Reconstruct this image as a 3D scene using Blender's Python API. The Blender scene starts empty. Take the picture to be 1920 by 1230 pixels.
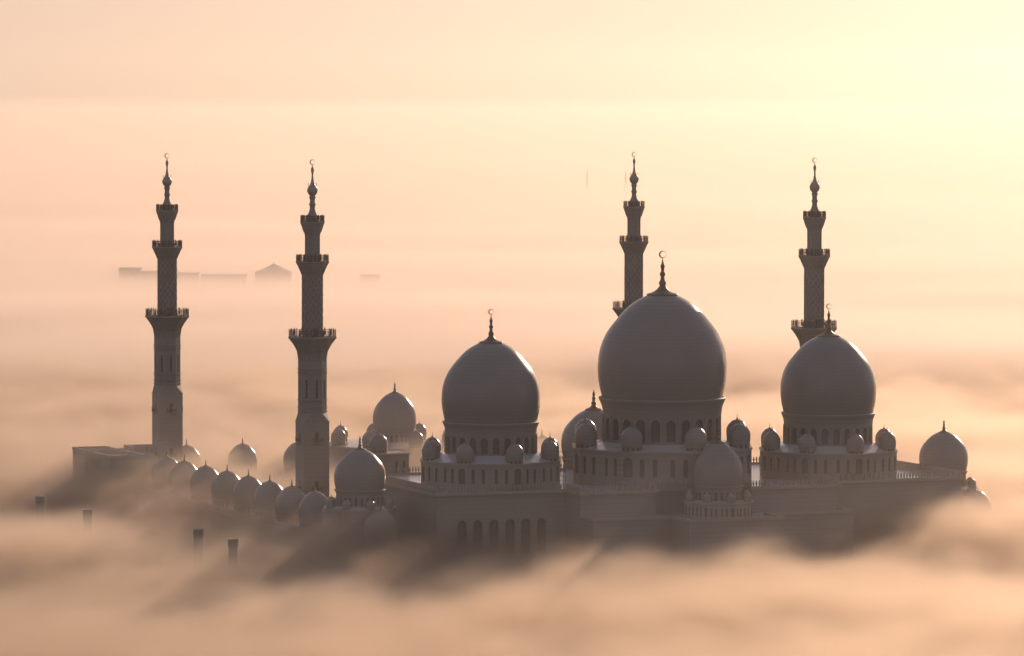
import bpy, math, random
from mathutils import Vector, noise
R = math.radians
sc = bpy.context.scene
COL = sc.collection

# ------------------------------------------------------------------ camera
CAM_H = 124.63
cam = bpy.data.objects.new("camera", bpy.data.cameras.new("camera"))
COL.objects.link(cam)
cam.data.sensor_width = 36.0
cam.data.lens = 166.81
cam.data.clip_start = 1.0
cam.data.clip_end = 200000.0
PITCH, ROLL = 0.0498, 0.0023
fw = Vector((0, math.cos(PITCH), -math.sin(PITCH)))
rt = Vector((1, 0, 0)); up = Vector((0, math.sin(PITCH), math.cos(PITCH)))
cr, sr = math.cos(ROLL), math.sin(ROLL)
rt2 = rt * cr + up * sr
up2 = up * cr - rt * sr
from mathutils import Matrix
m = Matrix((rt2, up2, -fw)).transposed().to_4x4()
m.translation = Vector((0, 0, CAM_H))
cam.matrix_world = m
sc.camera = cam

# ------------------------------------------------------------------ sky, sun, exposure
SUN_AZ, SUN_EL = R(20.0), R(13.0)          # azimuth to the right of +Y
world = bpy.data.worlds.new("World"); sc.world = world
world.use_nodes = True
nt = world.node_tree; nt.nodes.clear()
sky = nt.nodes.new("ShaderNodeTexSky")
sky.sky_type = 'NISHITA'; sky.sun_disc = False
sky.sun_elevation = SUN_EL; sky.sun_rotation = SUN_AZ
sky.altitude = 0; sky.air_density = 0.8; sky.dust_density = 1.3; sky.ozone_density = 1.0
bg = nt.nodes.new("ShaderNodeBackground"); bg.inputs["Strength"].default_value = 0.15
out = nt.nodes.new("ShaderNodeOutputWorld")
hs = nt.nodes.new("ShaderNodeHueSaturation"); hs.inputs["Saturation"].default_value = 1.0
gm = nt.nodes.new("ShaderNodeGamma"); gm.inputs["Gamma"].default_value = 0.5
nt.links.new(sky.outputs[0], gm.inputs["Color"]); nt.links.new(gm.outputs[0], hs.inputs["Color"]); tn = nt.nodes.new("ShaderNodeMix"); tn.data_type = 'RGBA'; tn.blend_type = 'MULTIPLY'; tn.inputs[0].default_value = 1.0
tn.inputs[7].default_value = (2.14, 1.84, 1.95, 1)
nt.links.new(hs.outputs[0], tn.inputs[6]); nt.links.new(tn.outputs[2], bg.inputs[0]); nt.links.new(bg.outputs[0], out.inputs[0])

SUN_DIR = Vector((math.sin(SUN_AZ) * math.cos(SUN_EL), math.cos(SUN_AZ) * math.cos(SUN_EL), math.sin(SUN_EL)))
sl = bpy.data.lights.new("sun", 'SUN'); sl.energy = 4.6; sl.angle = R(0.5); sl.color = (1.0, 0.68, 0.47)
so = bpy.data.objects.new("sun", sl); COL.objects.link(so)
so.rotation_euler = (-SUN_DIR).to_track_quat('-Z', 'Y').to_euler()
so.location = (300, 900, 300)

vs = sc.view_settings
vs.view_transform = 'Standard'; vs.look = 'None'; vs.exposure = -0.77; vs.gamma = 1.0
sc.render.engine = 'CYCLES'
cy = sc.cycles
cy.volume_bounces = 2; cy.max_bounces = 8; cy.diffuse_bounces = 3; cy.glossy_bounces = 3
cy.volume_max_steps = 512; cy.transparent_max_bounces = 64
cy.use_denoising = True
cy.use_adaptive_sampling = True; cy.adaptive_threshold = 0.02

# ------------------------------------------------------------------ materials
def mat(name):
    m_ = bpy.data.materials.new(name); m_.use_nodes = True
    return m_, m_.node_tree, m_.node_tree.nodes["Principled BSDF"]

def stone(name, c1, c2, rough, joint=(2.4, 1.2), spec=0.5, jd=.91, scale=0.12):
    m_, t, p = mat(name)
    tc = t.nodes.new("ShaderNodeTexCoord")
    nz = t.nodes.new("ShaderNodeTexNoise"); nz.inputs["Scale"].default_value = scale
    nz.inputs["Detail"].default_value = 6; nz.inputs["Roughness"].default_value = 0.65
    t.links.new(tc.outputs["Object"], nz.inputs["Vector"])
    mx = t.nodes.new("ShaderNodeMix"); mx.data_type = 'RGBA'
    mx.inputs[6].default_value = (*c1, 1); mx.inputs[7].default_value = (*c2, 1)
    t.links.new(nz.outputs["Fac"], mx.inputs[0])
    last = mx.outputs[2]
    if joint:
        # courses of stone: thin joints every few metres of height
        sp = t.nodes.new("ShaderNodeSeparateXYZ"); t.links.new(tc.outputs["Object"], sp.inputs[0])
        fr = t.nodes.new("ShaderNodeMath"); fr.operation = 'PINGPONG'; fr.inputs[1].default_value = joint[1] / 2
        t.links.new(sp.outputs[2], fr.inputs[0])
        lt = t.nodes.new("ShaderNodeMath"); lt.operation = 'LESS_THAN'; lt.inputs[1].default_value = 0.045
        t.links.new(fr.outputs[0], lt.inputs[0])
        m2 = t.nodes.new("ShaderNodeMix"); m2.data_type = 'RGBA'
        m2.inputs[7].default_value = (c2[0] * jd, c2[1] * jd, c2[2] * jd, 1)
        t.links.new(last, m2.inputs[6]); t.links.new(lt.outputs[0], m2.inputs[0])
        last = m2.outputs[2]
    t.links.new(last, p.inputs["Base Color"])
    p.inputs["Roughness"].default_value = rough
    p.inputs["Specular IOR Level"].default_value = spec
    return m_

M_WALL = stone("white_marble_cladding", (.36, .322, .27), (.28, .25, .21), .55)
M_DOME = stone("polished_white_marble_mosaic", (.355, .317, .27), (.285, .255, .218), .24, joint=(2, .9), spec=.32, jd=.975)
M_ROOF = stone("pale_roof_paving", (.62, .60, .57), (.48, .46, .43), .22, joint=None, scale=.5)
M_TRIM = stone("marble_trim", (.42, .37, .315), (.34, .30, .255), .45, joint=None, scale=.4)
M_CONC = stone("weathered_concrete", (.36, .33, .30), (.24, .22, .2), .8, joint=(2, 3.2))

def simple(name, c, rough, metal=0.0):
    m_, t, p = mat(name)
    tc = t.nodes.new("ShaderNodeTexCoord")
    nz = t.nodes.new("ShaderNodeTexNoise"); nz.inputs["Scale"].default_value = 1.3; nz.inputs["Detail"].default_value = 4
    t.links.new(tc.outputs["Object"], nz.inputs["Vector"])
    mx = t.nodes.new("ShaderNodeMix"); mx.data_type = 'RGBA'
    mx.inputs[6].default_value = (*[v * .8 for v in c], 1); mx.inputs[7].default_value = (*[min(1, v * 1.15) for v in c], 1)
    t.links.new(nz.outputs["Fac"], mx.inputs[0]); t.links.new(mx.outputs[2], p.inputs["Base Color"])
    p.inputs["Roughness"].default_value = rough; p.inputs["Metallic"].default_value = metal
    return m_

M_GOLD = simple("shade_toned_gilding", (.26, .20, .13), .42, .45)  # gilded metal, its look in shadow put into the base colour
M_FIELD = stone("shaft_marble_field", (.31, .27, .225), (.25, .215, .18), .6, joint=None)
M_ONION = simple("pale_gold_mosaic", (.46, .40, .31), .4, .15)
M_RAIL = simple("shade_toned_gilt_lattice", (.15, .12, .09), .5, .3)  # gilt railing lattice, painted darker still to stand in for shade
M_PANE = simple("window_lattice_glass", (.15, .135, .12), .35)
M_DARK = simple("dark_metal", (.07, .065, .06), .6)
M_LOUV = simple("grey_louvre_metal", (.19, .175, .16), .6)
M_GROUND = simple("sandy_ground", (.30, .25, .19), .95)

# ------------------------------------------------------------------ mesh builder
class MB:
    def __init__(s): s.v = []; s.f = []; s.sm = []
    def add(s, vs_, fs, smooth=False):
        b = len(s.v); s.v += [tuple(p) for p in vs_]
        for f in fs: s.f.append(tuple(b + i for i in f)); s.sm.append(smooth)
    def box(s, x0, x1, y0, y1, z0, z1):
        s.add([(x0, y0, z0), (x1, y0, z0), (x1, y1, z0), (x0, y1, z0), (x0, y0, z1), (x1, y0, z1), (x1, y1, z1), (x0, y1, z1)],
              [(0, 3, 2, 1), (4, 5, 6, 7), (0, 1, 5, 4), (1, 2, 6, 5), (2, 3, 7, 6), (3, 0, 4, 7)])
    def lathe(s, prof, n=48, cx=0, cy=0, smooth=True, cap0=True, cap1=True, rot=0.0):
        vs_ = []; fs = []
        for r, z in prof:
            for i in range(n):
                a = rot + 2 * math.pi * i / n
                vs_.append((cx + r * math.cos(a), cy + r * math.sin(a), z))
        for k in range(len(prof) - 1):
            for i in range(n):
                j = (i + 1) % n
                fs.append((k * n + i, k * n + j, (k + 1) * n + j, (k + 1) * n + i))
        s.add(vs_, fs, smooth)
        if cap0: s.add(vs_[:n], [tuple(range(n - 1, -1, -1))])
        if cap1: s.add(vs_[-n:], [tuple(range(n))])
    def prism(s, pts, z0, z1, top=True, bottom=True):
        n = len(pts)
        vs_ = [(x, y, z0) for x, y in pts] + [(x, y, z1) for x, y in pts]
        fs = [(i, (i + 1) % n, n + (i + 1) % n, n + i) for i in range(n)]
        if top: fs.append(tuple(range(n, 2 * n)))
        if bottom: fs.append(tuple(range(n - 1, -1, -1)))
        s.add(vs_, fs)
    def bar(s, a, b, w):
        a = Vector(a); b = Vector(b); d = (b - a).normalized()
        x = d.orthogonal().normalized(); y = d.cross(x); h = w / 2
        q = [x * h + y * h, -x * h + y * h, -x * h - y * h, x * h - y * h]
        s.add([a + t for t in q] + [b + t for t in q],
              [(3, 2, 1, 0), (4, 5, 6, 7), (0, 1, 5, 4), (1, 2, 6, 5), (2, 3, 7, 6), (3, 0, 4, 7)])
    def build(s, name, material, parent=None, loc=None):
        me = bpy.data.meshes.new(name); me.from_pydata(s.v, [], s.f); me.update()
        me.polygons.foreach_set("use_smooth", s.sm)
        me.materials.append(material)
        o = bpy.data.objects.new(name, me); COL.objects.link(o)
        if parent: o.parent = parent
        if loc: o.location = loc
        return o

def tag(o, label=None, cat=None, group=None, kind=None):
    if label: o["label"] = label
    if cat: o["category"] = cat
    if group: o["group"] = group
    if kind: o["kind"] = kind
    return o

# mosque frame: u along the row of great domes (to the right), w away from the camera (w = -v)
TH, X0, Y0 = 0.3838, 37.834, 1192.40
cU = (math.cos(TH), math.sin(TH)); cV = (math.sin(TH), -math.cos(TH))
def W(u, v, z=0.0):
    return Vector((X0 + u * cU[0] + v * cV[0], Y0 + u * cU[1] + v * cV[1], z))

def empty(name, u, v, z=0.0, rz=None):
    o = bpy.data.objects.new(name, None); COL.objects.link(o)
    o.empty_display_size = 2
    o.location = W(u, v, z); o.rotation_euler = (0, 0, TH if rz is None else rz)
    return o

def children(o): return list(o.children)
def copy_tree(o, parent=None):
    c = o.copy(); COL.objects.link(c)
    if parent: c.parent = parent
    for ch in children(o): copy_tree(ch, c)
    return c

# wall with arched openings. pos(s, z, depth) -> xyz ; s runs 0..L
def arched_wall(mb, L, z0, z1, wins, pos, depth=.35, seg=8, sub=1):
    """returns list of pane polygons (list of xyz) one per opening"""
    panes = []
    cuts = [0.0]
    for (c, w, zb, zt) in wins: cuts += [c - w / 2, c + w / 2]
    cuts.append(L)
    def quad(a, b, za, zb_):
        for k in range(sub):
            s0 = a + (b - a) * k / sub; s1 = a + (b - a) * (k + 1) / sub
            mb.add([pos(s0, za, 0), pos(s1, za, 0), pos(s1, zb_, 0), pos(s0, zb_, 0)], [(0, 1, 2, 3)])
    for i in range(0, len(cuts), 2):
        if cuts[i + 1] - cuts[i] > 1e-4: quad(cuts[i], cuts[i + 1], z0, z1)
    for (c, w, zb, zt) in wins:
        a, b = c - w / 2, c + w / 2
        if zb > z0: quad(a, b, z0, zb)
        r = w / 2; spring = zt - r * 1.08
        arc = []
        for k in range(seg + 1):
            t = math.pi * (1 - k / seg)
            arc.append((c + r * math.cos(t), spring + r * 1.08 * (math.sin(t) ** .9 if math.sin(t) > 0 else 0)))
        for k in range(seg):
            (s0, h0), (s1, h1) = arc[k], arc[k + 1]
            mb.add([pos(s0, h0, 0), pos(s1, h1, 0), pos(s1, z1, 0), pos(s0, z1, 0)], [(0, 1, 2, 3)])
        loop = [(a, zb), (b, zb)] + arc[::-1]
        n = len(loop)
        for k in range(n):
            p, q = loop[k], loop[(k + 1) % n]
            if abs(p[0] - q[0]) + abs(p[1] - q[1]) < 1e-6: continue
            mb.add([pos(p[0], p[1], 0), pos(p[0], p[1], depth), pos(q[0], q[1], depth), pos(q[0], q[1], 0)], [(0, 1, 2, 3)])
        panes.append([pos(p[0], p[1], depth - .02) for p in loop])
    return panes

def plane_pos(p0, p1):
    d = Vector((p1[0] - p0[0], p1[1] - p0[1])); L = d.length; d /= L
    nrm = Vector((d.y, -d.x))      # outward normal when walking p0 -> p1 with the outside on the right
    return L, (lambda s, z, dep: (p0[0] + d.x * s - nrm.x * dep, p0[1] + d.y * s - nrm.y * dep, z))

def faces_camera(nx, ny, o, lim=-.12):
    c, s_ = math.cos(o.rotation_euler[2]), math.sin(o.rotation_euler[2])
    wx, wy = nx * c - ny * s_, nx * s_ + ny * c
    t = Vector((-o.location.x, -o.location.y)).normalized()
    return wx * t.x + wy * t.y > lim

def add_panes(panes, parent, name="window", material=None):
    for p in panes:
        b = MB(); b.add(p, [tuple(range(len(p)))])
        # a pane with real thickness: glazing bars as a raised grid on it
        b.build(name, material or M_PANE, parent)

# ------------------------------------------------------------------ dome, finial, crescent
def dome_profile(Rr, neck, eq, cap, n_up=26, top_r=.24):
    key = [(0, 1), (.135, .992), (.266, .966), (.38, .922), (.495, .857), (.60, .773), (.712, .668), (.80, .578), (.86, .505), (.93, .395), (.97, .31), (1, top_r)]
    lo = [(0, .935), (.13, .948), (.3, .967), (.55, .987), (.8, .998), (1, 1)]
    def interp(tab, t):
        # catmull-rom for a smooth outline
        for i in range(len(tab) - 1):
            if t <= tab[i + 1][0] + 1e-9:
                x0, y0 = tab[i]; x1, y1 = tab[i + 1]
                xm, ym = tab[i - 1] if i > 0 else (2 * x0 - x1, y1 if tab is key else 2 * y0 - y1)
                xp, yp = tab[i + 2] if i + 2 < len(tab) else (2 * x1 - x0, 2 * y1 - y0)
                m0 = (y1 - ym) / (x1 - xm); m1 = (yp - y0) / (xp - x0); h = x1 - x0; q = (t - x0) / h
                return ((2 * q ** 3 - 3 * q ** 2 + 1) * y0 + (q ** 3 - 2 * q ** 2 + q) * h * m0
                        + (-2 * q ** 3 + 3 * q ** 2) * y1 + (q ** 3 - q ** 2) * h * m1)
        return tab[-1][1]
    pr = []
    for k in range(10): pr.append((Rr * interp(lo, k / 10), neck + (eq - neck) * k / 10))
    for k in range(n_up + 1):
        t = k / n_up
        pr.append((Rr * interp(key, t), eq + (cap - eq) * t))
    return pr

def finial_profile(k, z):
    """stack of bulbs on a flared foot; unit drawing is the great dome's finial, 9.4 m to the needle"""
    P = [(3.95, -.15), (4.0, .05), (3.98, .3), (3.75, .42), (2.9, .62), (2.15, .95), (1.5, 1.45), (1.05, 1.95), (.72, 2.4),
         (.78, 2.55), (.9, 2.85), (.92, 3.1), (.8, 3.5), (.55, 3.85), (.45, 4.1), (.6, 4.2), (.6, 4.32), (.4, 4.45), (.5, 4.75), (.7, 5.1), (.72, 5.35),
         (.6, 5.7), (.38, 6.0), (.37, 6.25), (.5, 6.32), (.37, 6.4), (.45, 6.8), (.56, 7.2), (.5, 7.55), (.32, 7.9), (.28, 8.1), (.2, 8.5), (.1, 9.0), (.04, 9.4)]
    return [(r * k, z + h * k) for r, h in P]

def crescent(k, z, parent, name="crescent"):
    """closed crescent ring facing the camera side, horn side thin"""
    b = MB(); n = 32; Ro, Ri, off = .95, .735, .15
    vs_ = []
    for i in range(n):
        a = 2 * math.pi * i / n
        po = (Ro * math.cos(a), Ro * math.sin(a)); pi_ = (off + Ri * math.cos(a), Ri * math.sin(a))
        for (x, y), t in ((po, -.1), (po, .1), (pi_, .1), (pi_, -.1)):
            vs_.append((x * k, t * k, z + (Ro + y) * k))
    fs = []
    for i in range(n):
        j = (i + 1) % n
        for q in range(4):
            fs.append((i * 4 + q, i * 4 + (q + 1) % 4, j * 4 + (q + 1) % 4, j * 4 + q))
    b.add(vs_, fs)
    o = b.build(name, M_GOLD, parent)
    o.rotation_euler = (0, 0, -TH)
    return o

def drum_parts(parent, Rd, z0, z1, Rc, neck, nwin, wz0, wz1, ww, rail=True):
    """drum with a ring of arched windows and a flared cornice under the dome"""
    b = MB(); panes = []
    circ = 2 * math.pi / nwin
    for i in range(nwin):
        a0 = (i - .5) * circ - math.pi / 2
        def pos(s_, z, dep, a0=a0): 
            a = a0 + s_ / Rd
            return ((Rd - dep) * math.cos(a), (Rd - dep) * math.sin(a), z)
        am = a0 + circ / 2
        L = Rd * circ
        if faces_camera(math.cos(am), math.sin(am), parent):
            panes += arched_wall(b, L, z0, z1, [(L / 2, ww, wz0, wz1)], pos, depth=Rd * .022 + .1, sub=2)
            # slim colonnettes between openings
            for e in (0,):
                b.lathe([(.045 * Rd * .42, z0 + .05), (.045 * Rd * .42, z1 - .02)], 8, (Rd + .04) * math.cos(a0), (Rd + .04) * math.sin(a0), cap0=False, cap1=False)
        else:
            arched_wall(b, L, z0, z1, [], pos, sub=4)
    h = neck - z1
    b.lathe([(Rd, z1), (Rd * 1.005, z1 + h * .1), (Rd + (Rc - Rd) * .25, z1 + h * .45), (Rd + (Rc - Rd) * .75, z1 + h * .75), (Rc, z1 + h * .86),
             (Rc * 1.004, z1 + h * .93), (Rc, z1 + h * .985), (Rc * .955, z1 + h), (Rc * .9, z1 + h * 1.005)], 72, cap0=False, cap1=False)
    d = b.build("drum", M_WALL, parent)
    add_panes(panes, d, "drum_window")
    return d

def dome_set(root, Rr, neck, eq, cap, kf, moon, n=72):
    b = MB(); b.lathe(dome_profile(Rr, neck, eq, cap), n, cap0=False)
    d = b.build("dome", M_DOME, root)
    f = MB(); f.lathe([(r * (1 if kf > .6 or r > kf else 1.3), z) for r, z in finial_profile(kf, cap)], 24)
    fo = f.build("finial", M_GOLD, d)
    if moon: crescent(kf, cap + 9.3 * kf, d)
    return d

def turret(root, x, y, Rr, base, neck, eq, cap, tip):
    t = MB()
    t.lathe([(Rr * .93, base - .1), (Rr * .93, neck - .05), (Rr * 1.0, neck), (Rr * .97, neck + .08)], 28, x, y, cap0=False, cap1=False)
    to = t.build("turret", M_WALL, root)
    s_ = MB()
    for i in range(12):
        a = 2 * math.pi * (i + .5) / 12
        if not faces_camera(math.cos(a), math.sin(a), root): continue
        c = Vector((x + (Rr * .93 + .012) * math.cos(a), y + (Rr * .93 + .012) * math.sin(a)))
        tx, ty = -math.sin(a) * Rr * .1, math.cos(a) * Rr * .1
        h = neck - base
        s_.add([(c.x - tx, c.y - ty, base + h * .15), (c.x + tx, c.y + ty, base + h * .15), (c.x + tx, c.y + ty, base + h * .8), (c.x, c.y, base + h * .9), (c.x - tx, c.y - ty, base + h * .8)],
               [(0, 1, 2, 3, 4)])
        if Rr > 1.5: s_.build("slit_window", M_PANE, to); s_ = MB()
    if s_.v: s_.build("slit_windows", M_PANE, to)
    d = MB(); d.lathe([(r + 0, z) for r, z in dome_profile(Rr, neck, eq, cap, 16, .1)], 32, x, y, cap0=False)
    d.build("turret_dome", M_DOME, to)
    f = MB(); k = (tip - cap) / 9.4
    f.lathe([(r * .8 if i > 5 else r * .55, z) for i, (r, z) in enumerate(finial_profile(k, cap))], 12, x, y)
    f.build("turret_finial", M_GOLD, to)

def sixteen(A, a):
    pts = []
    for k in range(8):
        ang = math.pi / 4 * k + math.pi / 8           # wide faces lie between the building's axes
        ca, sa = math.cos(ang), math.sin(ang)
        for t in (-a, a): pts.append((A * ca - t * sa, A * sa + t * ca))
    return pts

def domed_block(name, label, u, v, A, a, zbase, ztop, tR, tRad, tz, wz, bz, drum, dome, kf, moon, slims, cat="domed hall", slim_w=.95, big_w=1.9, group=None):
    root = empty(name, u, v); tag(root, label, cat, group)
    pts = sixteen(A, a)
    b = MB(); panes = []
    n = len(pts)
    for i in range(n):
        p0, p1 = pts[i], pts[(i + 1) % n]
        L, pos = plane_pos(p0, p1)
        nx, ny = (p0[0] + p1[0]) / 2, (p0[1] + p1[1]) / 2
        q = math.hypot(nx, ny)
        wins = []
        if faces_camera(nx / q, ny / q, root) and wz:
            if i % 2 == 0: wins = [(L / 2 + s_, slim_w, wz[0], wz[1]) for s_ in slims]
            else: wins = [(L / 2, big_w, bz[0], bz[1])]
        panes += arched_wall(b, L, zbase, ztop, wins, pos, depth=.45)
    # cap course
    c = MB()
    body = b.build("block_wall", M_WALL, root)
    add_panes(panes, body, "window")
    o1 = [(x * (1 + .25 / A), y * (1 + .25 / A)) for x, y in pts]
    c.prism(o1, ztop - .003, ztop + .35)
    c.build("coping", M_TRIM, root)
    Rd, dz0, dz1, Rc, nwin, w0, w1, ww = drum
    rf = MB()
    inner = []
    for k, (x, y) in enumerate(pts):
        an = math.atan2(y, x); inner.append(((Rd + .5) * math.cos(an), (Rd + .5) * math.sin(an), dz0 + .25))
    outer = [(x * (1 - .9 / A), y * (1 - .9 / A), ztop + .355) for x, y in pts]
    rf.add(outer + inner, [(i, (i + 1) % n, n + (i + 1) % n, n + i) for i in range(n)])
    rf.build("skirt_roof", M_ROOF, root)
    drum_parts(root, Rd, dz0, dz1, Rc, dome[1], nwin, w0, w1, ww)
    dome_set(root, *dome, kf, moon)
    if tR:
        for k in range(8):
            an = math.pi / 4 * k
            turret(root, tR * math.cos(an), tR * math.sin(an), tRad, *tz)
    return root

# ------------------------------------------------------------------ ground
g = MB()
S = 21900
g.add([(-S, -200, 0), (S, -200, 0), (S, S, 0), (-S, S, 0)], [(0, 1, 2, 3)])
tag(g.build("ground", M_GROUND), kind="structure")

# ------------------------------------------------------------------ prayer hall
hall = empty("prayer_hall", 0, 0)
tag(hall, "long white flat-roofed hall with battlements carrying the three great domes", "mosque hall")
# plan in local x=u, y=-v (away from camera), counter-clockwise
UL, UR, PL, PR = -68.0, 75.0, -34.0, 36.0
VF, VP, VB = 18.5, 28.0, -42.0
WT = 26.3
plan = [(UL, -VF), (PL, -VF), (PL, -VP), (-14, -VP), (-14, -VP + 4), (12, -VP + 4), (12, -VP), (PR, -VP), (PR, -VF), (UR, -VF), (UR, -VB), (UL, -VB)]
b = MB(); panes = []
for i in range(len(plan)):
    p0, p1 = plan[i], plan[(i + 1) % len(plan)]
    L, pos = plane_pos(p0, p1)
    wins = []
    if i == 0:
        wins = [(x - UL, 2.5, 11.5, 20.2) for x in (-61.3, -57.1, -52.9, -48.7, -44.5, -40.3)]
    panes += arched_wall(b, L, 0, WT, wins, pos, depth=.8)
ob = b.build("wall", M_WALL, hall); add_panes(panes, ob, "arched_window")
def inset(pts, d):
    n = len(pts); res = []
    for i in range(n):
        p, q, r = Vector(pts[i - 1]), Vector(pts[i]), Vector(pts[(i + 1) % n])
        e1 = (q - p).normalized(); e2 = (r - q).normalized()
        n1 = Vector((e1.y, -e1.x)); n2 = Vector((e2.y, -e2.x))
        o = q + (n1 + n2) * d if abs(e1.dot(e2)) < .1 else q + n1 * d
        res.append((o.x, o.y))
    return res
def band(mb, pts, d_out, d_in, z0, z1):
    a, c = inset(pts, d_out), inset(pts, d_in); n = len(pts)
    for i in range(n):
        j = (i + 1) % n
        vs_ = [(*a[i], z0), (*a[j], z0), (*a[j], z1), (*a[i], z1), (*c[i], z0), (*c[j], z0), (*c[j], z1), (*c[i], z1)]
        mb.add(vs_, [(0, 1, 2, 3), (3, 2, 6, 7), (5, 4, 7, 6), (1, 0, 4, 5)])
b = MB(); band(b, plan, .6, -.5, WT + .003, WT + .45); band(b, plan, .35, -.5, WT + .455, WT + .8)
b.build("cornice", M_TRIM, hall)
b = MB(); b.add([(x, y, WT + .3) for x, y in inset(plan, -.55)], [tuple(range(len(plan)))]); b.build("roof", M_ROOF, hall)

def merlon(mb, x, y, dx, dy, z, w=.46, h=1.55, t=.16):
    """leaf-shaped merlon: narrow foot, swelling body, small pointed head"""
    out = [(-.30, 0), (.30, 0), (.22, .3), (.5, .55), (.46, .9), (.2, 1.1), (.27, 1.25), (0, 1.6), (-.27, 1.25), (-.2, 1.1), (-.46, .9), (-.5, .55), (-.22, .3)]
    nx, ny = dy, -dx
    vs_ = []
    for sgn in (1, -1):
        for a, c in out:
            vs_.append((x + dx * a * w * 2 / 2 + nx * t * sgn, y + dy * a * w * 2 / 2 + ny * t * sgn, z + c * h / 1.6))
    n = len(out)
    mb.add(vs_, [tuple(range(n)), tuple(range(2 * n - 1, n - 1, -1))] + [(i, n + i, n + (i + 1) % n, (i + 1) % n) for i in range(n)])
def battlement(pts, z, name, parent, closed=True, pitch=.82, h=1.55, solid=.5):
    mb = MB(); n = len(pts)
    for i in range(n if closed else n - 1):
        p, q = Vector(pts[i]), Vector(pts[(i + 1) % n]); d = q - p; L = d.length; d /= L
        k = int(L / pitch)
        for j in range(k):
            c = p + d * ((j + .5) * L / k)
            merlon(mb, c.x, c.y, d.x, d.y, z, pitch * .52, h)
    o = mb.build(name, M_TRIM, parent)
    return o
battlement(plan, WT + .8, "battlement", hall)
# low terrace in front of the hall
ter = [(-33.98, -VP), (-33.98, -36), (-13.4, -36), (-13.4, -47), (12, -47), (12, -36), (35.98, -36), (35.98, -VP)]
b = MB(); n = len(ter)
for i in range(n - 1):
    L, pos = plane_pos(ter[i], ter[i + 1]); arched_wall(b, L, 0, 20.6, [], pos)
tw = b.build("terrace_wall", M_WALL, hall)
b = MB(); b.add([(x, y, 20.605) for x, y in ter[:4] + [(-13.4, -24.02), (12, -24.02)][:0] + ter[4:]], [tuple(range(n))])
b.add([(-13.98, -VP, 20.605), (11.98, -VP, 20.605), (11.98, -24.02, 20.605), (-13.98, -24.02, 20.605)], [(0, 1, 2, 3)])
b.build("terrace_roof", M_ROOF, tw)
b = MB()
for i in range(n - 1):
    p, q = Vector(ter[i]), Vector(ter[i + 1]); d = (q - p).normalized(); nn = Vector((d.y, -d.x))
    a_, c_ = p + nn * .3, q + nn * .3; e_, f_ = p - nn * .4, q - nn * .4
    b.add([(*a_, 20.61), (*c_, 20.61), (*f_, 20.61), (*e_, 20.61), (*a_, 21.3 + i * .004), (*c_, 21.3 + i * .004), (*f_, 21.3 + i * .004), (*e_, 21.3 + i * .004)],
          [(0, 1, 5, 4), (1, 2, 6, 5), (2, 3, 7, 6), (3, 0, 4, 7), (4, 5, 6, 7)])
b.build("terrace_parapet", M_TRIM, tw)

# ------------------------------------------------------------------ three great domed halls
k = .7525
domed_block("domed_hall", "largest and tallest white dome, on its arched drum in the middle of the hall roof", 0, 0,
            22.3, 7.0, 26.5, 35.3, 20.8, 2.75, (35.65, 36.75, 38.85, 41.75, 43.4), (29.3, 33.9), (29.3, 34.2),
            (14.9, 36.7, 43.6, 15.95, 24, 37.5, 43.0, 2.35), (16.25, 48.0, 55.2, 73.55), 1.0, True, (-5.4, -2.2, 2.2, 5.4), slim_w=1.15, big_w=2.5)
for u_, lab in ((-46.4, "great white dome with a crescent, left of the largest dome"),
                (46.4, "great white dome with a crescent in front of the rightmost minaret")):
    domed_block("domed_hall", lab, u_, 0, 17.2, 5.3, 26.5, 33.25, 15.9, 2.25, (33.5, 34.3, 35.85, 38.45, 39.8), (28.7, 32.2), (28.5, 32.4),
                (11.3, 34.9, 39.9, 12.0, 24, 35.5, 39.5, 1.75), (12.25, 43.0, 48.6, 62.35), k, True, (-4.1, -1.6, 1.6, 4.1), slim_w=.8, big_w=1.85)

# mihrab pavilion on the front terrace, portal dome behind the main dome
domed_block("domed_pavilion", "small domed pavilion with tiny turrets on the front terrace below the largest dome", 0, 34.3,
            8.3, 2.6, 20.62, 24.2, 7.6, 1.05, (24.4, 24.9, 25.75, 26.9, 27.6), (21.2, 23.3), (21.2, 23.5),
            (5.75, 24.6, 27.2, 6.15, 24, 24.9, 27.0, .8), (6.2, 28.3, 31.2, 38.7), .42, False, (-1.9, -.75, .75, 1.9), "domed pavilion", slim_w=.4, big_w=.8)
pr_ = empty("domed_pavilion", 0, -44.1)
tag(pr_, "wide white dome half hidden behind the left side of the largest dome", "domed pavilion")
drum_parts(pr_, 7.75, 22.0, 27.3, 8.3, 29.5, 24, 23.5, 26.9, 1.2)
dome_set(pr_, 8.45, 29.5, 33.3, 41.9, .56, False)
b = MB(); b.prism(sixteen(12, 3.6), 0, 22.3); b.build("block_wall", M_WALL, pr_)

# three matching pavilions: two beside the hall, one over the far gate
def pavilion(u, v, label, A=8.6, a=2.7):
    return domed_block("domed_pavilion", label, u, v, A, a, 0, 22.2, A - .9, 1.05, (22.5, 23.0, 23.8, 24.9, 25.6), None, None,
                       (5.75, 22.8, 25.5, 6.3, 24, 23.2, 25.35, .78), (6.35, 27.0, 30.1, 36.75), .365, False, (), "domed pavilion")
pavilion(-81, 0, "dark round dome at the hall's left end, right of the second minaret's foot")
pavilion(81, -2.9, "hazy white dome at the far right end beyond the battlements")
domed_block("domed_pavilion", "hazy white dome on a turreted gate block between the second minaret and first great dome", 0, -191.5,
            19.2, 6.0, 0, 22.4, 17.3, 2.2, (22.7, 23.5, 25.1, 27.5, 28.9), None, None,
            (5.75, 23.2, 25.9, 6.3, 24, 23.5, 25.8, .78), (6.35, 26.9, 30.0, 37.4), .35, False, (), "domed pavilion")

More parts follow.
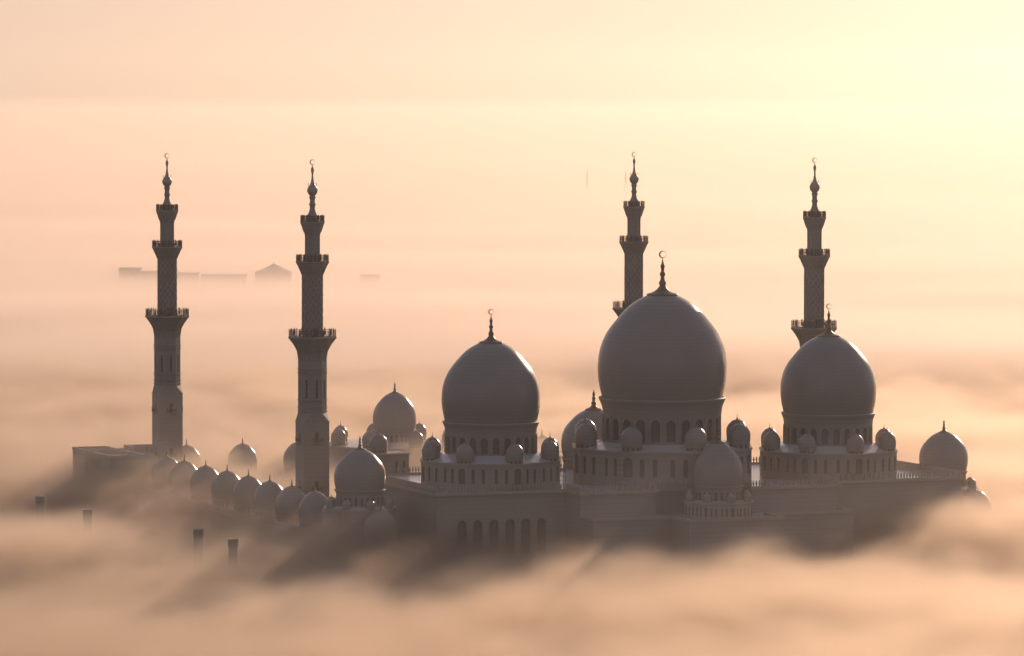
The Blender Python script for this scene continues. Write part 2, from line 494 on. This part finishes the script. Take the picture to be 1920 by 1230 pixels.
# turret tower at the courtyard side
for u_, lab in ((-55.3, "square tower with one small dome, just behind the dark dome at the hall's left end"),):
    t_ = empty("stair_tower", u_, -50); tag(t_, lab, "tower")
    b = MB(); b.box(-5.3, 4.6, -4, 4, 0, 31.4); b.build("shaft", M_WALL, t_)
    b = MB(); b.box(-5.55, 4.85, -4.25, 4.25, 31.403, 31.8); b.build("coping", M_TRIM, t_)
    turret(t_, -2.2, 0, 2.3, 31.9, 32.5, 34.2, 36.6, 38.2)
    for x in (1.2, 3.2):
        b = MB(); b.box(x - .35, x + .35, -4.06, -4.003, 25.5, 29.8); b.build("slit_window", M_PANE, t_)

# ------------------------------------------------------------------ arcades round the courtyard
def arcade(u0, u1, v0, v1, label, ztop=13.8):
    cu, cv = (u0 + u1) / 2, (v0 + v1) / 2
    r_ = empty("arcade", cu, cv); tag(r_, label, "arcade")
    hx, hy = (u1 - u0) / 2, (v1 - v0) / 2
    pts = [(-hx, -hy), (hx, -hy), (hx, hy), (-hx, hy)]
    b = MB(); pn = []
    for i in range(4):
        p0, p1 = pts[i], pts[(i + 1) % 4]; L, pos = plane_pos(p0, p1)
        nb = max(2, int(L / 5.5)); wins = [((j + .5) * L / nb, 3.0, .4, 9.5) for j in range(nb)] if L > 20 else []
        d = Vector((p1[1] - p0[1], -(p1[0] - p0[0]))).normalized()
        if not faces_camera(d.x, d.y, r_): wins = []
        pn += arched_wall(b, L, 0, ztop, wins, pos, depth=1.2)
    w_ = b.build("wall", M_WALL, r_); add_panes(pn, w_, "arch_screen")
    b = MB(); band(b, pts, .4, -.4, ztop + .003, ztop + .5); b.build("cornice", M_TRIM, r_)
    b = MB(); q = inset(pts, -.45); b.add([(x, y, ztop + .25) for x, y in q], [(0, 1, 2, 3)]); b.build("roof", M_ROOF, r_)
    battlement(pts, ztop + .5, "battlement", r_, pitch=1.1, h=1.5)
    return r_
arcade(-88, -74, -198, -9, "long low arcade under the row of small domes on the left")
arcade(-73.9, 88, -198, -184.6, "far arcade across the courtyard behind the minarets", 13.8)
arcade(74.1, 88, -184.5, -12, "right arcade sunk in the fog behind the far right dome")

sd = empty("arcade_dome", -81, -172.4)
b = MB(); b.lathe([(4.25 * .93, 13.9), (4.25 * .93, 16.2), (4.25 * 1.0, 16.35), (4.25 * .96, 16.45)], 40, cap0=False, cap1=False)
dr_ = b.build("drum", M_WALL, sd)
b = MB()
for i in range(20):
    a = 2 * math.pi * i / 20; r0 = 4.25 * .93 + .015
    tx, ty = -math.sin(a) * .28, math.cos(a) * .28; cx, cy_ = r0 * math.cos(a), r0 * math.sin(a)
    b.add([(cx - tx, cy_ - ty, 14.4), (cx + tx, cy_ + ty, 14.4), (cx + tx, cy_ + ty, 15.7), (cx, cy_, 15.95), (cx - tx, cy_ - ty, 15.7)], [(0, 1, 2, 3, 4)])
b.build("slit_windows", M_PANE, dr_)
b = MB(); b.lathe(dome_profile(4.25, 16.4, 18.95, 23.75, 22, .16), 48, cap0=False)
do_ = b.build("dome", M_DOME, sd)
b = MB(); b.lathe([(r * (.85 if r > .2 else 1.35), z) for r, z in finial_profile(.205, 23.75)], 16); b.build("finial", M_GOLD, do_)
GL, GB = "small domes along the left arcade", "small domes on the far arcade"
row = [(-172.4, "farthest small dome of the left row, almost lost in fog"),
       (-154.4, "small dome of the left row directly below the leftmost minaret"),
       (-138.8, "small dome of the left row just right of the leftmost minaret's foot"),
       (-120.3, "fourth-farthest small dome of the left row, in fog up to its shoulders"),
       (-102.3, "fifth small dome of the left row counting from its far end"),
       (-84.7, "small dome of the left row third to the left of the second minaret"),
       (-67.6, "small dome of the left row with clear drum windows, second left of second minaret"),
       (-50.5, "small dome overlapping the left edge of the second minaret's foot"),
       (-32.7, "dark small dome in front of the second minaret's foot"),
       (-15.4, "nearest small dome of the left row, mostly hidden behind the big dark dome")]
for i, (v_, lab) in enumerate(row):
    o = sd if i == 0 else copy_tree(sd)
    o.location = W(-81, v_); tag(o, lab, "dome", GL)
for u_, lab in ((-79.5, "hazy small dome partly behind the far left minaret"),
                (-62.7, "hazy small dome showing just right of the leftmost minaret"),
                (-45.9, "hazy small dome standing alone in the gap between the two left minarets"),
                (-29.1, "hazy small dome cut off by the left edge of the second minaret"),
                (46.7, "faint small dome peeping between the first great dome and its turret on the right"),):
    if u_ < -75: continue
    o = copy_tree(sd); o.location = W(u_, -193); tag(o, lab, "dome", GB)
for u_, v_, lab in ((-81, 15, "dim small dome in shadow just below the dark dome at the hall's left end"), (81, 14.9, "small dome almost buried in bright fog at the mosque's right end")):
    o = copy_tree(sd); o.location = W(u_, v_, -.6); tag(o, lab, "dome", "small domes beside the hall front")
for u_, lab in ((-81, "low arcade end in shadow under the dim small dome"), (81, "low arcade end in bright fog at the mosque's right end")):
    r_ = empty("arcade_stub", u_, 14.5); tag(r_, lab, "arcade")
    b = MB(); b.box(-7, 7, -9, 5.5, 0, 13.2); b.build("wall", M_WALL, r_)
    b = MB(); b.box(-7.3, 7.3, -9.3, 5.8, 13.203, 13.6); b.build("coping", M_TRIM, r_)

# wing building far left
wg = empty("flat_roofed_wing", -84, -186); tag(wg, "flat-roofed block with stepped parapets in fog left of the far left minaret", "building")
def walled_box(x0, x1, y0, y1, z, nm, par=1.0):
    b = MB(); b.box(x0, x1, y0, y1, 0, z)
    o = b.build(nm, M_WALL, wg)
    c = MB(); band(c, [(x0, y0), (x1, y0), (x1, y1), (x0, y1)], .15, -.5, z + .003, z + par); c.build("parapet", M_TRIM, o)
walled_box(-13, -3, -7, 5, 23.4, "corner_block")
walled_box(-2.98, 15, -2, 14, 22.0, "main_block")
walled_box(4, 13, 2, 11, 22.01 + 1.3, "roof_block", .8)
walled_box(-11, -1, -24, -6.02, 23.0, "front_block", .9)

# ------------------------------------------------------------------ minarets
def octo(Rr, rot=math.pi / 8): return [(Rr * math.cos(rot + math.pi / 4 * i), Rr * math.sin(rot + math.pi / 4 * i)) for i in range(8)]
def railing(root, Rr, z, h, name="railing", per=9):
    b = MB(); pts = octo(Rr)
    for i in range(8):
        p, q = Vector(pts[i]), Vector(pts[(i + 1) % 8]); d = q - p
        for zz in (.08, .52, .93): b.bar((p.x, p.y, z + h * zz * .82), (q.x, q.y, z + h * zz * .82), .07)
        for j in range(per):
            c = p + d * (j / per)
            b.bar((c.x, c.y, z), (c.x, c.y, z + h * .78), .055)
        b.bar((p.x, p.y, z), (p.x, p.y, z + h * .95), .16)
        # ornament plates with a cross-shaped head
        dn = d.normalized()
        for f in (.3, .7):
            c = p + d * f; wv = min(.27, d.length * .1)
            for (s0, z0, z1) in ((wv, .12, .55), (wv * .62, .55, .78), (wv * .85, .78, .88), (wv * .35, .88, 1.0)):
                b.add([(c.x - dn.x * s0 - dn.y * .06, c.y - dn.y * s0 + dn.x * .06, z + h * z0), (c.x + dn.x * s0 - dn.y * .06, c.y + dn.y * s0 + dn.x * .06, z + h * z0),
                       (c.x + dn.x * s0 - dn.y * .06, c.y + dn.y * s0 + dn.x * .06, z + h * z1), (c.x - dn.x * s0 - dn.y * .06, c.y - dn.y * s0 + dn.x * .06, z + h * z1),
                       (c.x - dn.x * s0 + dn.y * .06, c.y - dn.y * s0 - dn.x * .06, z + h * z0), (c.x + dn.x * s0 + dn.y * .06, c.y + dn.y * s0 - dn.x * .06, z + h * z0),
                       (c.x + dn.x * s0 + dn.y * .06, c.y + dn.y * s0 - dn.x * .06, z + h * z1), (c.x - dn.x * s0 + dn.y * .06, c.y - dn.y * s0 - dn.x * .06, z + h * z1)],
                      [(0, 1, 2, 3), (7, 6, 5, 4), (0, 4, 5, 1), (1, 5, 6, 2), (2, 6, 7, 3), (3, 7, 4, 0)])
    return b.build(name, M_RAIL, root)

def make_minaret():
    root = empty("minaret", 0, 0)
    H = 3.42; Ro = 3.70
    # square foot with broached corners into the octagon
    b = MB(); zs, zo = 39.46, 41.8
    sq = [(H, -H), (H, H), (-H, H), (-H, -H)]
    b.prism(sq, 0, zs, top=False)
    oc = octo(Ro)                                   # first vertex at 22.5 deg
    for i in range(4):
        # side face between corner i and i+1 : add trapezoid up to octagon edge
        c0, c1 = sq[i], sq[(i + 1) % 4]
        e = [p for p in oc if abs((p[0] * [1, 0, -1, 0][i] + p[1] * [0, 1, 0, -1][i]) - Ro * math.cos(math.pi / 8)) < 1e-6]
        e.sort(key=lambda p: (p[0] - c0[0]) ** 2 + (p[1] - c0[1]) ** 2)
        b.add([(*c0, zs), (*c1, zs), (*e[1], zo), (*e[0], zo)], [(0, 1, 2, 3)])
        prev = [p for p in oc if abs((p[0] * [1, 0, -1, 0][i - 1] + p[1] * [0, 1, 0, -1][i - 1]) - Ro * math.cos(math.pi / 8)) < 1e-6]
        prev.sort(key=lambda p: (p[0] - c0[0]) ** 2 + (p[1] - c0[1]) ** 2)
        b.add([(*c0, zs), (*e[0], zo), (*prev[0], zo)], [(0, 1, 2)])
    base = b.build("square_base", M_WALL, root)
    b = MB()
    for i in range(4):
        an = math.pi / 2 * i
        ca, sa = math.cos(an), math.sin(an)
        cx, cy_ = sq[i]
        b.box(cx - .16, cx + .16, cy_ - .16, cy_ + .16, zs - .12, zs + .12)
    b.build("corner_boss", M_TRIM, base)
    # balconied windows on the foot
    for zc in (35.3, 22.7):
        for i in range(4):
            an = math.pi / 2 * i
            w_ = MB(); w_.box(-.55, .55, -H - .05, -H - .003, zc - 1.0, zc + 1.0); w_.lathe([(.55, 0), (.55, .047)], 20, 0, 0)
            k0 = len(w_.v) - 0
            # turn the disc upright as the arch head
            for q in range(8, len(w_.v)):
                x, y, z = w_.v[q]; w_.v[q] = (x, -H - .003 - z, zc + 1.0 + y)
            wo = w_.build("balcony_window", M_PANE, base); wo.rotation_euler = (0, 0, an)
            bb = MB(); bb.box(-1.35, 1.35, -H - .75, -H - .06, zc - 1.25, zc - 1.03)
            for x in (-.9, 0, .9): bb.box(x - .12, x + .12, -H - .5, -H - .004, zc - 1.65, zc - 1.252)
            bo = bb.build("balcony", M_TRIM, base); bo.rotation_euler = (0, 0, an)
            rr = MB()
            for x in [-1.3 + .2 * j for j in range(14)]: rr.bar((x, -H - .7, zc - 1.03), (x, -H - .7, zc - .2), .06)
            rr.bar((-1.3, -H - .7, zc - .2), (1.3, -H - .7, zc - .2), .1)
            for x in (-1.3, 1.3): rr.bar((x, -H - .7, zc - 1.03), (x, -H - .7, zc + .35), .14); rr.bar((x, -H - .7, zc - .25), (x, -H - .08, zc - .25), .09)
            ro = rr.build("balcony_rail", M_RAIL, bo)
    # octagonal shaft with narrow tall recesses
    b = MB(); pn = []
    for i in range(8):
        p0, p1 = oc[i], oc[(i + 1) % 8]; L, pos = plane_pos(p0, p1)
        pn += arched_wall(b, L, zo, 56.85, [(L / 2, .5, 45.6, 50.3)], pos, depth=.3)
    for z in (53.0, 52.15, 45.0, 43.2, 42.15):
        b.lathe([(Ro - .1, z - .16), (Ro + .24, z - .1), (Ro + .24, z + .1), (Ro - .1, z + .16)], 8, smooth=False, cap0=False, cap1=False, rot=math.pi / 8)
    osh = b.build("octagonal_shaft", M_WALL, root); add_panes(pn, osh, "slot_window")
    # lowest, widest gallery
    b = MB()
    b.lathe([(3.70, 56.85), (4.05, 57.7), (4.5, 58.6), (5.05, 59.5), (5.6, 60.25), (5.95, 60.7), (6.2, 60.9), (6.25, 61.1), (6.2, 61.35)], 8, smooth=False, cap0=False, rot=math.pi / 8)
    for i in range(8):                                # shallow arched niches of the corbel
        an = math.pi / 4 * i
        ap = lambda z: [3.42, 3.74, 4.16, 4.67, 5.17][min(4, max(0, int((z - 56.85) / .87)))]
        for sx in (-.62,):
            pts_ = []
            for t in range(9):
                th_ = math.pi * t / 8
                pts_.append((.78 * math.cos(th_), 58.1 + .95 * math.sin(th_)))
            poly = [(.78, 55.2), ] + pts_ + [(-.78, 55.2)]
            def rad(z):
                tab = [(55.0, 3.42), (56.85, 3.42), (57.7, 3.742), (58.6, 4.158), (59.5, 4.666)]
                for a_, c_ in zip(tab, tab[1:]):
                    if z <= c_[0]: return a_[1] + (c_[1] - a_[1]) * (z - a_[0]) / (c_[0] - a_[0])
                return 4.7
            for (s0, z0), (s1, z1) in zip(poly, poly[1:]):
                n_ = Vector((math.cos(an), math.sin(an))); tt = Vector((-math.sin(an), math.cos(an)))
                A_ = n_ * (rad(z0) + .03) + tt * s0; B_ = n_ * (rad(z1) + .03) + tt * s1
                b.bar((A_.x, A_.y, z0), (B_.x, B_.y, z1), .16)
    gal = b.build("gallery", M_WALL, root)
    railing(gal, 6.0, 61.36, 2.15)
    # round shaft with a diamond net in relief
    z0, z1 = 61.36, 77.3
    b = MB(); b.lathe([(2.58, z0), (2.58, z1)], 48, cap0=False, cap1=False)
    rs = b.build("round_shaft", M_FIELD, root)
    b = MB(); st = 44
    for sg in (1, -1):
        for q in range(12):
            vs_ = []
            for k in range(st + 1):
                z = z0 + (z1 - z0) * k / st
                a = 2 * math.pi / 12 * (q + sg * (z - z0) / 2.0)
                for r, dz in ((2.56, -.2), (2.76, -.11), (2.76, .11), (2.56, .2)):
                    vs_.append((r * math.cos(a), r * math.sin(a), z + dz))
            fs = []
            for k in range(st):
                for e in range(3):
                    f_ = (k * 4 + e, (k + 1) * 4 + e, (k + 1) * 4 + e + 1, k * 4 + e + 1)
                    fs.append(f_ if sg < 0 else f_[::-1])
            b.add(vs_, fs)
    b.build("lattice_relief", M_TRIM, rs)
    d = MB(); d.box(-.6, .6, -2.86, -2.55, 61.37, 63.7); d.build("door", M_PANE, rs)
    # middle gallery
    b = MB(); b.lathe([(2.74, 77.2), (3.05, 77.9), (3.45, 78.8), (3.85, 79.7), (4.15, 80.25), (4.3, 80.4), (4.3, 80.78)], 8, smooth=False, cap0=True, rot=math.pi / 8)
    for i in range(8):
        an = math.pi / 4 * i; n_ = Vector((math.cos(an), math.sin(an))); tt = Vector((-math.sin(an), math.cos(an)))
        prev = None
        for t in range(-1, 10):
            th_ = math.pi * min(8, max(0, t)) / 8
            s0 = .55 * math.cos(th_); zz = 78.5 + .75 * math.sin(th_) if 0 <= t <= 8 else 77.5
            rr_ = 2.74 * .924 + (3.85 - 2.74) * .924 * max(0, (zz - 77.2)) / 2.5 + .04
            cur = (n_.x * rr_ + tt.x * s0, n_.y * rr_ + tt.y * s0, zz)
            if prev: b.bar(prev, cur, .13)
            prev = cur
    g2 = b.build("gallery", M_WALL, root)
    railing(g2, 4.12, 80.79, 1.9, per=7)
    # lantern: ring of engaged columns
    b = MB(); b.lathe([(1.8, 80.79), (1.8, 88.3)], 32, cap0=False, cap1=False)
    for i in range(8):
        a = math.pi / 4 * i
        b.lathe([(.36, 80.8), (.28, 81.3), (.28, 87.4), (.4, 87.9), (.4, 88.3)], 10, 1.78 * math.cos(a), 1.78 * math.sin(a), cap0=False, cap1=False)
    b.build("lantern_shaft", M_WALL, root)
    b = MB(); b.lathe([(2.15, 88.15), (2.3, 88.3), (2.5, 88.9), (2.8, 89.8), (3.02, 90.5), (3.15, 90.65), (3.15, 91.08)], 8, smooth=False, rot=math.pi / 8)
    g3 = b.build("gallery", M_WALL, root)
    railing(g3, 3.0, 91.09, 1.7, per=5)
    # spire
    b = MB(); b.lathe([(1.5, 91.09), (1.45, 92.2), (1.3, 92.75), (.95, 93.4), (.7, 94.2), (.65, 94.8), (.75, 95.2), (.95, 95.43), (.72, 95.75), (.62, 96.4), (.72, 97.0), (.95, 97.36), (.68, 97.6), (.72, 97.8)], 24, cap1=False)
    sp = b.build("spire", M_WALL, root)
    b = MB(); b.lathe([(.7, 97.78), (1.05, 98.1), (1.3, 98.6), (1.4, 99.1), (1.28, 99.65), (.98, 100.15), (.66, 100.5), (.46, 101.1), (.31, 101.9), (.21, 102.9), (.24, 103.5), (.4, 104.1), (.44, 104.35), (.3, 104.85), (.12, 105.3), (.04, 105.7)], 28)
    on = b.build("onion_finial", M_ONION, sp)
    crescent(.76, 105.62, sp)
    b = MB()
    for s_ in (-1, 1):
        for a in (0, math.pi / 2):
            x, y = s_ * 1.15 * math.cos(a), s_ * 1.15 * math.sin(a)
            b.bar((x * .7, y * .7, 99.9), (x, y, 100.45), .06); b.box(x - .16, x + .16, y - .16, y + .16, 100.45, 100.56); b.bar((x, y, 100.5), (x, y, 100.85), .07); b.box(x - .14, x + .14, y - .14, y + .14, 100.8, 100.9)
    b.build("loudspeakers", M_DARK, sp)
    return root
mn = make_minaret()
for i, (u_, v_, lab) in enumerate(((-71.6, -61.24, "second minaret from the left, its foot behind small domes"),
                                   (-71.6, -183.2, "leftmost minaret, its square foot fading into fog"),
                                   (71.6, -183.2, "minaret rising behind the left shoulder of the largest dome"),
                                   (71.6, -61.24, "rightmost minaret, standing behind the right great dome"))):
    o = mn if i == 0 else copy_tree(mn)
    o.location = W(u_, v_); tag(o, lab, "minaret", "tall minarets at the courtyard corners")

# ------------------------------------------------------------------ roof scaffolds, light towers
def scaffold(u, v, z, w, d, h, label):
    r_ = empty("scaffold_tower", u, v, z); tag(r_, label, "scaffold")
    b = MB()
    for x in (-w, w):
        for y in (-d, d): b.bar((x, y, 0), (x, y, h), .06)
    b.build("posts", M_LOUV, r_)
    b = MB(); k_ = int(h / 1.1)
    for j in range(1, k_ + 1):
        zz = j * h / k_
        for y in (-d, d): b.bar((-w, y, zz), (w, y, zz), .045)
        for x in (-w, w): b.bar((x, -d, zz), (x, d, zz), .045)
        b.bar((-w, -d, zz - h / k_), (w, -d, zz), .05)
    b.build("rails", M_LOUV, r_)
scaffold(-29.3, 4.5, 26.62, .9, .7, 8.6, "thin scaffold tower on the roof in the gap left of the largest dome's block")
scaffold(-19.0, 19.0, 26.62, 1.4, .8, 10.4, "scaffold tower against the left face of the largest dome's block")
scaffold(31.5, 15.5, 26.62, 1.6, .8, 8.6, "scaffold tower against the left face of the right great dome's block")

tw0 = None
for i, (x, y, lab) in enumerate(((-124.1, 1245.2, "leftmost square light tower, palest in the fog"), (-108.1, 1205.7, "second square light tower from the left"),
                                 (-76.3, 1151.9, "taller dark square light tower in front of the row of small domes"), (-66.4, 1127.3, "rightmost square light tower, low in the shadowed fog"))):
    if tw0 is None:
        tw0 = empty("light_tower", 0, 0)
        b = MB(); b.box(-1.05, 1.05, -1.05, 1.05, 0, 16.2); b.build("shaft", M_CONC, tw0)
        b = MB()
        for j in range(6): b.box(-1.22, 1.22, -1.22, 1.22, 16.203 + j * .27, 16.38 + j * .27)
        b.box(-.95, .95, -.95, .95, 16.203, 17.8)
        b.build("louvred_head", M_LOUV, tw0)
        b = MB(); b.box(-1.3, 1.3, -1.3, 1.3, 17.803, 18.0); b.build("cap", M_CONC, tw0)
        o = tw0
    else: o = copy_tree(tw0)
    o.location = (x, y, 0); o.rotation_euler = (0, 0, .08); tag(o, lab, "light tower", "square light towers in the fog")

# ------------------------------------------------------------------ far city
def far_box(name, parts_, label):
    x = sum((p[0] + p[1]) / 2 for p in parts_) / len(parts_); y = parts_[0][2]
    r_ = bpy.data.objects.new(name, None); COL.objects.link(r_); r_.location = (x, y, 0); tag(r_, label, "building", "distant buildings in the fog")
    for (x0, x1, yy, dep, z, roof) in parts_:
        b = MB(); b.box(x0 - x, x1 - x, yy - y, yy - y + dep, 0, z); w_ = b.build("wall", M_CONC, r_)
        b = MB()
        if roof == 'flat': b.box(x0 - x - .4, x1 - x + .4, yy - y - .4, yy - y + dep + .4, z + .003, z + .5)
        elif roof == 'hip':
            cx = (x0 + x1) / 2 - x; e = 1.0
            b.add([(x0 - x + e, yy - y, z + .003), (x1 - x - e, yy - y, z + .003), (x1 - x - e, yy - y + dep, z + .003), (x0 - x + e, yy - y + dep, z + .003), (cx, yy - y + dep / 2, z + 4.2)],
                  [(0, 1, 4), (1, 2, 4), (2, 3, 4), (3, 0, 4), (3, 2, 1, 0)])
            b.bar((cx, yy - y + dep / 2, z + 4.1), (cx, yy - y + dep / 2, z + 5.4), .25)
        b.build("roof", M_CONC, w_)
far_box("distant_building", [(-207.3, -196.3, 2500, 14, 30.6, 'flat'), (-196, -177.2, 2501, 16, 28.8, 'flat'), (-176.9, -166, 2502, 14, 28.0, 'flat')], "faint stepped flat-roofed building on the horizon fog left of the leftmost minaret")
far_box("distant_building", [(-164, -140.7, 2500, 15, 27.2, 'flat')], "faint long low building between the two left minarets")
far_box("distant_building", [(-135.6, -116.8, 2500, 19, 29.3, 'hip')], "faint building with a pyramid roof beside the second minaret")
far_box("distant_building", [(-80, -70, 2500, 12, 27.2, 'flat')], "faintest small flat building right of the second minaret")
far_box("distant_building", [(31.1, 61.9, 4500, 30, 24.0, 'flat')], "very faint wide block near the two distant spires")
fm = None
for i, (x, lab) in enumerate(((71, "faint distant spire standing free right of the wide block"), (107.4, "faint distant spire close to the minaret behind the largest dome"))):
    if fm is None:
        fm = bpy.data.objects.new("distant_spire", None); COL.objects.link(fm)
        b = MB(); b.lathe([(2.2, 0), (2.2, 24), (2.7, 25), (1.7, 26), (1.7, 36.5), (2.1, 37.3), (1.1, 38.3), (1.1, 42), (1.3, 42.5), (.7, 43.2)], 12); b.build("shaft", M_CONC, fm)
        b = MB(); b.lathe([(.7, 43.203), (.75, 45), (.35, 47), (.1, 49.5), (.02, 52)], 12); b.build("spire", M_CONC, fm)
        o = fm
    else: o = copy_tree(fm)
    o.location = (x, 4500, 0); tag(o, lab, "minaret", "distant spires")

# ------------------------------------------------------------------ haze and fog
def volume_material(name, color, dens, aniso):
    m_ = bpy.data.materials.new(name); m_.use_nodes = True; t = m_.node_tree; t.nodes.clear()
    o = t.nodes.new("ShaderNodeOutputMaterial"); p = t.nodes.new("ShaderNodeVolumePrincipled")
    p.inputs["Color"].default_value = (*color, 1); p.inputs["Density"].default_value = dens; p.inputs["Anisotropy"].default_value = aniso
    t.links.new(p.outputs[0], o.inputs["Volume"])
    return m_, t, p

HZ, _, _ = volume_material("haze_air", (.97, .93, .88), 2.1e-5, .83)
b = MB(); b.box(-22000, 22000, -300, 22000, -1, 300)
tag(b.build("haze", HZ), kind="stuff")

# rolling fog banks: the top of each bank heaves with the noise, the density thins out towards the top
FOG_COL = (.88, .80, .73)
BANK_COL = (.80, .72, .63)
def fog_bank(bounds, base, waves, humps, width, dens, g, step, fade, y_near=False):
    fm, t, p = volume_material("fog_bank_air", BANK_COL if y_near else FOG_COL, .02, g)
    N = t.nodes.new; Lk = t.links.new
    def M_(op, a, b_=None, c=None, clamp=False):
        n_ = N("ShaderNodeMath"); n_.operation = op; n_.use_clamp = clamp
        for i, x in enumerate((a, b_, c)):
            if x is None: continue
            if isinstance(x, (int, float)): n_.inputs[i].default_value = x
            else: Lk(x, n_.inputs[i])
        return n_.outputs[0]
    geo = N("ShaderNodeNewGeometry"); sep = N("ShaderNodeSeparateXYZ"); Lk(geo.outputs["Position"], sep.inputs[0])
    PX, PY, PZ = sep.outputs
    PU = M_('ADD', M_('MULTIPLY_ADD', PX, cU[0], -X0 * cU[0] - Y0 * cU[1]), M_('MULTIPLY', PY, cU[1]))
    PV = M_('ADD', M_('MULTIPLY_ADD', PX, cV[0], -X0 * cV[0] - Y0 * cV[1]), M_('MULTIPLY', PY, cV[1]))
    top = base
    for sx, sy, sz, detail, off, amp in waves:
        cb = N("ShaderNodeCombineXYZ")
        Lk(M_('MULTIPLY_ADD', PX, 1 / sx, off), cb.inputs[0]); Lk(M_('MULTIPLY_ADD', PY, 1 / sy, off * .7), cb.inputs[1]); Lk(M_('MULTIPLY', PZ, 1 / sz), cb.inputs[2])
        nz = N("ShaderNodeTexNoise"); nz.inputs["Scale"].default_value = 1; nz.inputs["Detail"].default_value = detail; nz.inputs["Roughness"].default_value = .5
        Lk(cb.outputs[0], nz.inputs["Vector"])
        top = M_('MULTIPLY_ADD', M_('SUBTRACT', nz.outputs["Fac"], .5), amp, top)
    for cu, su, cv, sv, amp in humps:
        gx = M_('MULTIPLY_ADD', PU, 1 / su, -cu / su); gy = M_('MULTIPLY_ADD', PV, 1 / sv, -cv / sv)
        q = M_('ADD', M_('MULTIPLY', gx, gx), M_('MULTIPLY', gy, gy))
        top = M_('MULTIPLY_ADD', M_('POWER', 2.718, M_('MULTIPLY', q, -1)), amp, top)
    df = M_('MULTIPLY', M_('SUBTRACT', top, PZ), 1 / width, clamp=True)
    df = M_('MULTIPLY', df, df)
    x0, x1, y0, y1, z1 = bounds
    back = M_('MULTIPLY_ADD', PY, -1 / fade[1], y1 / fade[1], clamp=True)
    front = M_('MULTIPLY_ADD', PY, 1 / fade[0], -y0 / fade[0], clamp=True)
    Lk(M_('MULTIPLY', M_('MULTIPLY', df, back), M_('MULTIPLY', front, dens)), p.inputs["Density"])
    b = MB(); b.box(x0, x1, y0, y1, .5, z1)
    fm.cycles.volume_step_rate = step / (.1 * ((x1 - x0) + (y1 - y0) + z1) / 3)
    return tag(b.build("fog_bank", fm), kind="stuff")
fog_bank((-330, 420, 760, 1950, 46), 25.5,
         [(130, 170, 90, 2, 3.1, 20), (48, 62, 30, 3, 8.4, 20), (15, 22, 9, 3, 1.7, 13)],
         [(-20, 56, 46, 38, -11.5), (62, 40, 52, 30, 7.0), (-95, 40, -185, 45, 4.0), (-122, 45, -60, 75, -8.0), (-190, 70, 130, 70, -4.0), (-84, 20, 24, 18, 7.0)], 11.0, .08, .87, 13.0, (30, 250), True)
fog_bank((-420, 560, 1700, 3700, 64), 35.0, [(950, 520, 300, 3, 5.3, 42), (170, 110, 60, 2, 2.2, 9)], [(323, 100, -1280, 110, -4.5)], 12.0, .035, .62, 36.0, (250, 700))

# far fog: nested rolling sheets out to the horizon
def fog_sheet(ztop, amp, dens, seed, y0, y1=60000, rows=150, cols=90):
    m_, _, _ = volume_material("fog_sea_air", FOG_COL, dens, .62)
    b = MB(); vs_ = []; fs = []
    for j in range(rows + 1):
        y = y0 * (y1 / y0) ** (j / rows)
        hw = 260 + y * .16
        for i in range(cols + 1):
            x = -hw + 2 * hw * i / cols
            lam = 260 + y * .05
            h = noise.noise(Vector((x / lam * .6, y / lam, seed))) + .5 * noise.noise(Vector((x / lam * 1.3 + 7, y / lam * 2.1, seed + 3)))
            e = min(1, (y - y0) / (y0 * .35))
            vs_.append((x, y, 1.2 + (max(3, ztop + amp * h + min(7, max(0, y - 2200) * .003)) - 1.2) * (.08 + .92 * e)))
    nc = cols + 1
    for j in range(rows):
        for i in range(cols): fs.append((j * nc + i, j * nc + i + 1, (j + 1) * nc + i + 1, (j + 1) * nc + i))
    base = len(vs_)
    rim = [i for i in range(nc)] + [j * nc + cols for j in range(1, rows + 1)] + [rows * nc + i for i in range(cols - 1, -1, -1)] + [j * nc for j in range(rows - 1, 0, -1)]
    for r_ in rim: vs_.append((vs_[r_][0], vs_[r_][1], 1.0 + .01 * seed))
    m_r = len(rim)
    for q in range(m_r):
        fs.append((rim[q], base + q, base + (q + 1) % m_r, rim[(q + 1) % m_r]))
    fs.append(tuple(base + q for q in range(m_r))[::-1])
    b.add(vs_, fs, True)
    return tag(b.build("fog_sea", m_), kind="stuff")
fog_sheet(44, 5, .0003, 1.0, 740, 21000)
fog_sheet(46, 10, .0009, 2.0, 1500, 21500)
fog_sheet(34, 10, .003, 3.0, 1560, 18000)
fog_sheet(24, 8, .018, 5.0, 1680, 13000)
fog_sheet(45, 4, .0012, 6.0, 2700, 19500)
# thin upper mist over the far plain, so the fog sea melts into the sky
for zt, dn, sd_, y0_ in ((60, .00014, 7.0, 2800), (70, .00009, 8.0, 3200), (80, .00006, 9.0, 3600), (90, .00004, 10.0, 4000), (99, .000025, 11.0, 4400), (107, .000015, 12.0, 4800)):
    fog_sheet(zt - 10, 3, dn, sd_, y0_, 21800, 60, 40)
